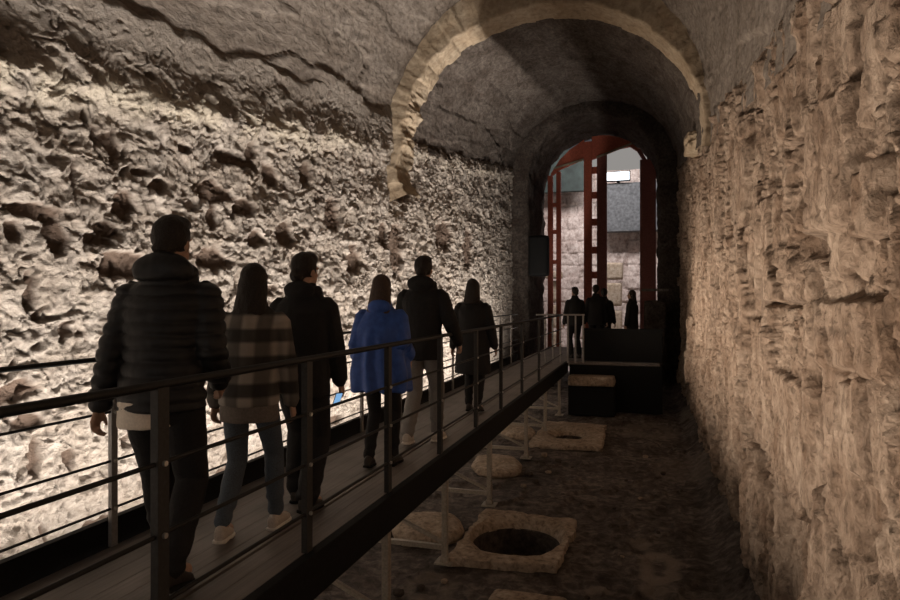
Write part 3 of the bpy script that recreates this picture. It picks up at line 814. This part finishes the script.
def person(label, loc, rz, H, feet, hands, top, bottom, hair, group=None, turn=0.0, shoe=M_dshoe, lod=1.0, lean=0.0, grip=.7, wide=1.0):
    """local frame: facing +Y, scaled from a 1.75 m body. feet: (x, y, heel lift) left, right; hands: targets left, right"""
    s = H/1.75
    root = empty('person', loc, label, 'person', group, rz)
    hipz = .915
    fl_, fr_ = feet
    stride = max(abs(fl_[1]), abs(fr_[1])); hipz -= stride*stride*.28
    dz = hipz-.915
    hips = [Vector((-.09, 0, hipz)), Vector((.09, 0, hipz))]
    ank, knee = [], []
    for (hip, ft) in zip(hips, feet):
        a = Vector((ft[0], ft[1], .085+ft[2])); k_, a2 = ik(hip, a, .435, .425, (0, 1, 0)); knee.append(k_); ank.append(a2)
    ly = lambda z: lean*max(0, z-.9)
    T = lambda z: z+dz
    sh = [Vector((-.172, ly(1.42), T(1.40))), Vector((.172, ly(1.42), T(1.40)))]
    elb, wri = [], []
    for sgn, a, h in zip((-1, 1), sh, hands):
        e_, w_ = ik(a, (h[0], h[1], T(h[2])), .29, .255, (sgn*top.get('out', .3), -1, -.2)); elb.append(e_); wri.append(w_)
    hc = Vector((0, ly(1.6)+.015, T(1.635)))
    Rh = Matrix.Rotation(turn, 3, 'Z')
    HP = lambda x, y, z: hc+Rh @ Vector((x, y, z))
    # --- body: one continuous skin
    B = Soft()
    B.stack([(T(.84), .13, .10, 0, 0), (T(.92), .155, .11, 0, 0), (T(1.06), .13, .095, 0, ly(1.06)), (T(1.25), .15, .11, 0, ly(1.25)), (T(1.38), .155, .10, 0, ly(1.38)),
             (T(1.45), .10, .075, 0, ly(1.45)), (T(1.50), .058, .058, 0, ly(1.5)), (T(1.60), .052, .056, 0, ly(1.58)+.01)])
    B.blob(HP(0, -.012, .03), (.074, .095, .098), Rh)
    B.blob(HP(0, .03, -.045), (.056, .062, .075), Rh)
    B.blob(HP(0, .055, -.085), (.032, .03, .026), Rh)
    B.limb([HP(0, .088, .018), HP(0, .108, -.025)], [.009, .014], 10)
    B.blob(HP(0, .088, -.058), (.024, .012, .011), Rh)
    for sg in (-1, 1):
        B.blob(HP(sg*.076, -.01, -.01), (.010, .02, .032), Rh); B.blob(HP(sg*.031, .078, .028), (.022, .014, .009), Rh)
    for i, sg in enumerate((-1, 1)):
        B.limb([sh[i], elb[i], wri[i]], [.046, .038, .026]); B.limb([hips[i], knee[i], ank[i]], [.075, .05, .036])
        B.limb([ank[i]+Vector((0, -.03, -.03)), ank[i]+Vector((sg*.015, .14, -.05))], [.034, .03])
        d = (wri[i]-elb[i]).normalized()
        side = Vector((0, 1, 0)); side = (side-d*side.dot(d)).normalized()       # thumb side forwards
        palm = d.cross(side)*(1 if i == 0 else -1)                                  # towards the body
        pc = wri[i]
        for q_ in (-1, -.33, .33, 1):
            B.limb([pc+d*.005+side*.016*q_, pc+d*.085+side*.027*q_], [.014, .0125], 10)
        for q_, ln in ((1, .068), (.33, .076), (-.33, .07), (-1, .054)):
            a = pc+d*.085+side*.028*q_
            c1 = a+(d*math.cos(.45*grip)+palm*math.sin(.45*grip))*ln*.45
            c2 = c1+(d*math.cos(1.5*grip)+palm*math.sin(1.5*grip))*ln*.33
            c3 = c2+(d*math.cos(2.1*grip)+palm*math.sin(2.1*grip))*ln*.25
            B.limb([a, c1, c2, c3], [.0095, .009, .0082, .007], 10, 2)
        a = pc+d*.028+side*.024
        B.limb([a, a+d*.03+side*.024+palm*.012, a+d*.06+side*.03+palm*.026], [.0125, .0105, .0085], 10, 2)
    B.build('body', M_skin, root, .006*lod if lod > 1 else .0055, 2, s)
    for sg in (-1, 1):
        E = Soft(); E.blob(HP(sg*.031, .078, .024), (.0125, .0125, .0125)); E.build('eye', M_eye, root, .004, 1, s)
    # --- trousers
    tm, tr = bottom.get('mat', M_trou), bottom.get('r', (.098, .072, .058))
    wrinkle = lambda co: .006*fbm(co, 11, 3, .6, 4)+.004*np.sin(co[:, 2]*60+5*fbm(co, 6, 2))*np.exp(-((co[:, 2]-.18)/.14)**2)
    Tt = Soft()
    Tt.stack([(T(.80), .12, .105, 0, 0), (T(.88), .17*wide, .13, 0, -.01), (T(.97), .165*wide, .125, 0, 0), (T(1.03), .15, .115, 0, 0)])
    for i in (0, 1):
        mid = (knee[i]+ank[i])/2
        Tt.limb([hips[i], knee[i], mid+Vector((0, -.015, 0)), ank[i]+Vector((0, -.012, .0+bottom.get('up', 0)))], [tr[0], tr[1], (tr[1]+tr[2])/2+.004, tr[2]])
    Tt.build(bottom.get('name', 'trousers'), tm, root, .011*lod, 3, s, wrinkle)
    # --- shoes
    for i, (sg, ft) in enumerate(zip((-1, 1), feet)):
        pit = min(.8, ft[2]*4.2)
        Rx = Matrix.Rotation(-pit, 3, 'X') @ Matrix.Rotation(-sg*.12, 3, 'Z')
        an = ank[i]
        S_ = Soft(); Q = lambda x, y, z: an+Rx @ Vector((x, y, z))
        S_.loft([[Q(math.cos(t)*w*.9, y+math.sin(t)*0, zc_+math.sin(t)*h_) for t in [2*math.pi*k_/14 for k_ in range(14)]] for (y, w, h_, zc_) in
                 [(-.085, .02, .025, -.045), (-.075, .036, .045, -.035), (-.03, .043, .06, -.022), (.03, .044, .052, -.03), (.09, .048, .036, -.045), (.14, .045, .028, -.052), (.172, .03, .02, -.058), (.182, .012, .01, -.06)]])
        so = S_.build('shoe', shoe, root, .008*lod, 2, s)
        S_ = Soft()
        S_.loft([[Q(x*w, y, z) for (x, z) in ((-1, -.062), (-1, -.084), (0, -.085), (1, -.084), (1, -.062), (0, -.06))] for (y, w) in
                 [(-.088, .02), (-.078, .04), (-.03, .043), (.03, .041), (.09, .05), (.14, .048), (.175, .032), (.187, .012)]])
        S_.build('sole', M_sole if shoe is M_shoe else M_black, so, .008*lod, 1, s)
    # --- top
    st = top['style']; hem = top.get('hem', .80); tmat = top['mat']; f = top.get('fat', 1.0); fl2 = top.get('flare', 1.0)
    J = Soft()
    rows = [(T(hem), .185*f*fl2, .145*f*fl2, 0, 0), (T(hem+.03), .19*f*fl2, .15*f*fl2, 0, 0), (T(.95), .185*f*(1+fl2)/2, .145*f*(1+fl2)/2, 0, 0), (T(1.08), .172*f, .14*f, 0, ly(1.08)), (T(1.25), .185*f, .148*f, 0, ly(1.25)-.005),
            (T(1.35), .195*f, .138*f, 0, ly(1.35)-.005), (T(1.41), .175*f, .12*f, 0, ly(1.41)), (T(1.46), .128*f, .098, 0, ly(1.46)), (T(1.49), .095, .088, 0, ly(1.49)), (T(1.53), .085, .085, 0, ly(1.52)), (T(1.555), .08, .08, 0, ly(1.55))]
    if hem > .93: rows.pop(2)
    J.stack(rows, 28)
    sl = top.get('sleeve', (.074, .068, .052))
    for i in (0, 1):
        cuff = wri[i].lerp(elb[i], .02)
        J.limb([sh[i]+Vector((0, 0, -.01)), elb[i], cuff], [x*f for x in sl])
    if top.get('hood'):
        hy = ly(1.5)
        J.blob((0, hy-.085, T(1.505)), (.125*top['hood'], .062*top['hood'], .075*top['hood']))
        J.limb([(-.10, hy-.03, T(1.50)), (-.08, hy+.07, T(1.46))], [.042, .03]); J.limb([(.10, hy-.03, T(1.50)), (.08, hy+.07, T(1.46))], [.042, .03])
    if st == 'puffer':
        fn = lambda co: .014*(np.abs(np.sin(math.pi*(co[:, 2]+.012*fbm(co, 5, 2))/.062))**.6-.6)*sstep(T(1.50), T(1.44), co[:, 2])+.005*fbm(co, 14, 3)
    elif st == 'poncho':
        ang = lambda co: np.arctan2(co[:, 1], co[:, 0])
        fn = lambda co: .018*np.sin(ang(co)*9+3*fbm(co, 3, 2))*sstep(T(1.40), T(.95), co[:, 2])+.006*fbm(co, 8, 3)
    else:
        fn = lambda co: .010*fbm(co*np.array([1, 1, .6]), 7, 3, .6, 7)+.003*fbm(co, 26, 2)
    if st == 'poncho':
        J = Soft()
        J.stack([(T(hem), .285, .215, 0, -.01), (T(hem+.1), .275, .21, 0, -.01), (T(1.0), .262, .20, 0, -.01), (T(1.15), .245, .185, 0, -.01), (T(1.28), .222, .165, 0, -.01),
                 (T(1.37), .19, .14, 0, ly(1.37)-.01), (T(1.43), .145, .11, 0, ly(1.43)-.005), (T(1.475), .10, .09, 0, ly(1.47)), (T(1.53), .085, .085, 0, ly(1.52))], 36)
        J.blob((0, ly(1.5)-.085, T(1.47)), (.11, .055, .07))
        for i in (0, 1): J.limb([sh[i]+Vector((0, 0, -.015)), elb[i], elb[i]*.4+wri[i]*.6], [.078, .095, .085])
    jo = J.build(top.get('name', 'jacket'), tmat, root, (.008 if lod == 1 else .011*lod), 3, s, fn)
    if top.get('under'):
        uc, us = (list(top['under'])+[0, 1])[2:4]
        U = Soft(); U.stack([(T(hem-top['under'][1]), .182*f*us, .142*f, uc, 0), (T(hem-top['under'][1]+.02), .184*f*us, .144*f, uc, 0), (T(hem+.08), .176*f*us, .136*f, uc, 0)], 28)
        U.build('shirt_hem', top['under'][0], root, .008*lod, 2, s, lambda co: .004*fbm(co, 12, 2))
    # --- hair
    Hh = Soft(); hm = hair['mat']
    Hh.blob(HP(0, -.022, .04), (.088, .098, .10), Rh)
    if hair['style'] == 'short':
        Hh.blob(HP(0, .02, .095), (.07, .075, .045), Rh); Hh.limb([HP(0, -.085, -.02), HP(0, -.075, -.06)], [.055, .042])
    else:
        ln = hair.get('len', .26)
        bk = lambda y, z: HP(0, y, z)
        rings = []
        for (y, z, rx, ry) in [(-.02, .10, .06, .07), (-.03, .03, .092, .085), (-.045, -.05, .10, .075), (-.065, -.12, .108, .062), (-.095, -.12-ln*.4, .112, .05), (-.115, -.12-ln*.75, .10, .042), (-.12, -.12-ln, .06, .025)]:
            c_ = HP(0, y, z); rings.append([c_+Rh @ Vector((rx*math.cos(t), ry*math.sin(t), 0)) for t in [2*math.pi*k_/20 for k_ in range(20)]])
        Hh.loft(rings[::-1])
    Hh.build('hair', hm, root, .008*lod, 3, s, lambda co: .006*fbm(co*np.array([1, 1, .35]), 30, 3)+.004*fbm(co, 14, 2))
    return root, dict(wri=wri, elb=elb, s=s, T=T)

D = DECK
# 1 nearest man
p1, i1 = person('person in black quilted hooded jacket with a pale shirt hem, nearest of the walkers', (-2.27, 2.62, D), .30, 1.83,
       [(-.10, .30, 0), (.10, -.14, .05)], [(-.30, -.02, .80), (.20, .20, .96)],
       dict(style='puffer', mat=M_puff, hem=.86, fat=1.05, hood=1.15, under=(M_white, .075, -.055, .72), name='quilted_jacket'), dict(mat=M_trou, r=(.105, .078, .062)), dict(style='short', mat=M_hair), turn=-.15, lean=.16)
# 2 woman in plaid
p2, i2 = person('person in grey plaid overshirt, blue jeans and pale shoes with long dark hair', (-2.26, 3.33, D), .25, 1.61,
       [(-.11, -.16, .03), (.12, .18, 0)], [(-.25, .06, .85), (.25, .10, .84)],
       dict(style='shirt', mat=M_plaid, hem=.86, fat=1.02, under=(M_greyc, .10), name='plaid_overshirt'), dict(mat=M_jean, r=(.092, .066, .05), name='jeans', up=.03), dict(style='long', mat=M_hair, len=.20), turn=-.1, shoe=M_shoe, lean=.14)
# 3 man in black beside her
p3, i3 = person('person in black jacket and trousers holding a lit phone low in the right hand', (-2.24, 3.90, D), .10, 1.71,
       [(-.09, .14, 0), (.10, -.12, .02)], [(-.26, .05, .82), (.23, .14, .86)],
       dict(style='jacket', mat=M_coat, hem=.78, fat=1.08, hood=.9), dict(mat=M_trou, r=(.11, .085, .075)), dict(style='short', mat=M_hair), turn=-.35, lean=.08)
# 4 woman in blue
p4, i4 = person('person in bright blue hooded rain cape and black leggings with long brown hair', (-2.14, 5.02, D), .12, 1.60,
       [(-.08, -.10, .03), (.09, .12, 0)], [(-.22, .16, .98), (.22, .16, .98)],
       dict(style='poncho', out=0, mat=M_blue, hem=.72, fat=1.0, flare=1.1, hood=1.0, name='rain_cape'), dict(mat=M_trou, r=(.088, .062, .048), name='leggings'), dict(style='long', mat=M_brown, len=.22), turn=-.1, lean=.06)
# 5 man in grey jeans
p5, i5 = person('person in dark hooded jacket and pale grey jeans ahead of the blue cape', (-2.11, 5.98, D), .05, 1.82,
       [(-.09, -.17, .03), (.10, .16, 0)], [(-.27, .05, .86), (.31, .16, .95)],
       dict(style='jacket', mat=M_char, hem=.80, fat=1.06, hood=1.1), dict(mat=M_gjean, r=(.102, .075, .06), name='jeans'), dict(style='short', mat=M_hair), shoe=M_shoe, lean=.05)
# 6 woman in knee coat
p6, i6 = person('person in black knee-length coat walking ahead of the others', (-2.10, 7.85, D), .05, 1.65,
       [(-.08, .12, 0), (.09, -.12, .03)], [(-.29, .04, .84), (.29, .06, .84)],
       dict(style='coat', mat=M_coat, hem=.52, fat=1.04, flare=1.25, name='coat'), dict(mat=M_trou, r=(.085, .062, .05)), dict(style='long', mat=M_hair, len=.08))
# group gathered at the far platform
far = [('person in dark coat standing left at the far platform rail', 575, 15.9, 1.70, .5, .15, 'coat', 0.8),
       ('person in black jacket standing before the red frame column', 596, 16.4, 1.76, .2, -.2, 'jacket', .78),
       ('shorter person in dark jacket right beside the red column', 604, 16.9, 1.68, -.3, .3, 'jacket', .8),
       ('person in dark coat standing alone to the right behind the parapet', 632, 16.3, 1.62, 1.2, .4, 'coat', .7)]
for lb, px, y, H, rz, tn, stl, hem in far:
    person(lb, (fx(px, y), y, D), rz, H, [(-.09, .03, 0), (.10, -.03, 0)], [(-.27, .05, .85), (.27, .05, .85)],
           dict(style='jacket', mat=M_coat, hem=hem, fat=1.05), dict(mat=M_trou), dict(style='short' if hem != .7 else 'long', mat=M_hair, len=.1), turn=tn, lod=1.6)

# phone with a lit screen in the third person's right hand
w = i3['wri'][1]; e_ = i3['elb'][1]; d_ = (w-e_).normalized()
loc = (w+d_*.09)*i3['s']
ph = empty('phone', (0, 0, 0), 'phone with a lit blue screen held by the person in black', 'phone')
R3 = Matrix.Rotation(.10, 4, 'Z')
ph.location = Vector((-2.24, 3.90, D))+R3 @ (Vector(loc)+Vector((-.02, -.035, -.03)))
ph.rotation_euler = (math.radians(35), 0, .9)
MB().box((0, 0, 0), (.05, .008, .10), bev=.004).build('phone_body', M_black, ph)
MB().box((0, -.0046, 0), (.045, .002, .092)).build('screen', glow('phone_screen', (.3, .6, 1.0), .5), ph)

# ------------------------------------------------------------------ lights
def area(name, loc, direction, sx, sy, power, color, spread=180):
    l = bpy.data.lights.new(name, 'AREA'); l.shape = 'RECTANGLE'; l.size = sx; l.size_y = sy
    l.energy = power; l.color = color; l.spread = math.radians(spread)
    o = bpy.data.objects.new(name, l); C.objects.link(o); o.location = loc
    d = Vector(direction).normalized()
    z = -d; y = Vector((0, 1, 0)); y = (y-z*y.dot(z)).normalized() if abs(z.y) < .9 else Vector((1, 0, 0))
    x = y.cross(z)
    o.rotation_euler = Matrix((x, y, z)).transposed().to_euler()
    return o
# strip lamps tucked under the left kerb, washing the wall from below
WARM = (1.0, .895, .80)
area('kerb_strip_lamp', (-3.06, 5.3, .95), (-.75, 0, 1), .05, 17.6, 45, WARM, 160)
area('gutter_strip_lamp', (-3.04, 7.0, .30), (-.22, 0, 1), .05, 21, 640, WARM, 150)
area('deck_edge_fill', (-1.74, 5.3, .86), (1, 0, .75), .04, 17.6, 205, (1.0, .82, .66), 95)  # added fill light below the deck edge, brightens the right wall
area('far_room_fill', (-2, 24.3, 9.0), (0, 1, -.75), 5, 1.2, 330, (1.0, .93, .92), 160)  # added fill hidden above the arch, lights the far room and pillar fronts

w = bpy.data.worlds.new('World'); bpy.context.scene.world = w; w.use_nodes = True
bg = w.node_tree.nodes['Background']; bg.inputs[0].default_value = (1.0, .95, .9, 1); bg.inputs[1].default_value = .2

# ------------------------------------------------------------------ camera and view
cam = bpy.data.cameras.new('Camera'); co = bpy.data.objects.new('Camera', cam); C.objects.link(co)
co.location = (0, 0, EYE); co.rotation_euler = (math.pi/2, 0, TH)
cam.sensor_width = 36; cam.lens = 36*F/900; cam.clip_start = .05
sc = bpy.context.scene; sc.camera = co
sc.view_settings.view_transform = 'Standard'; sc.view_settings.look = 'None'
sc.view_settings.gamma = 1; sc.view_settings.use_curve_mapping = False
sc.view_settings.exposure = 0.5
sc.cycles.use_denoising = True
sc.cycles.max_bounces = 10; sc.cycles.diffuse_bounces = 6
sc.cycles.sample_clamp_indirect = 6
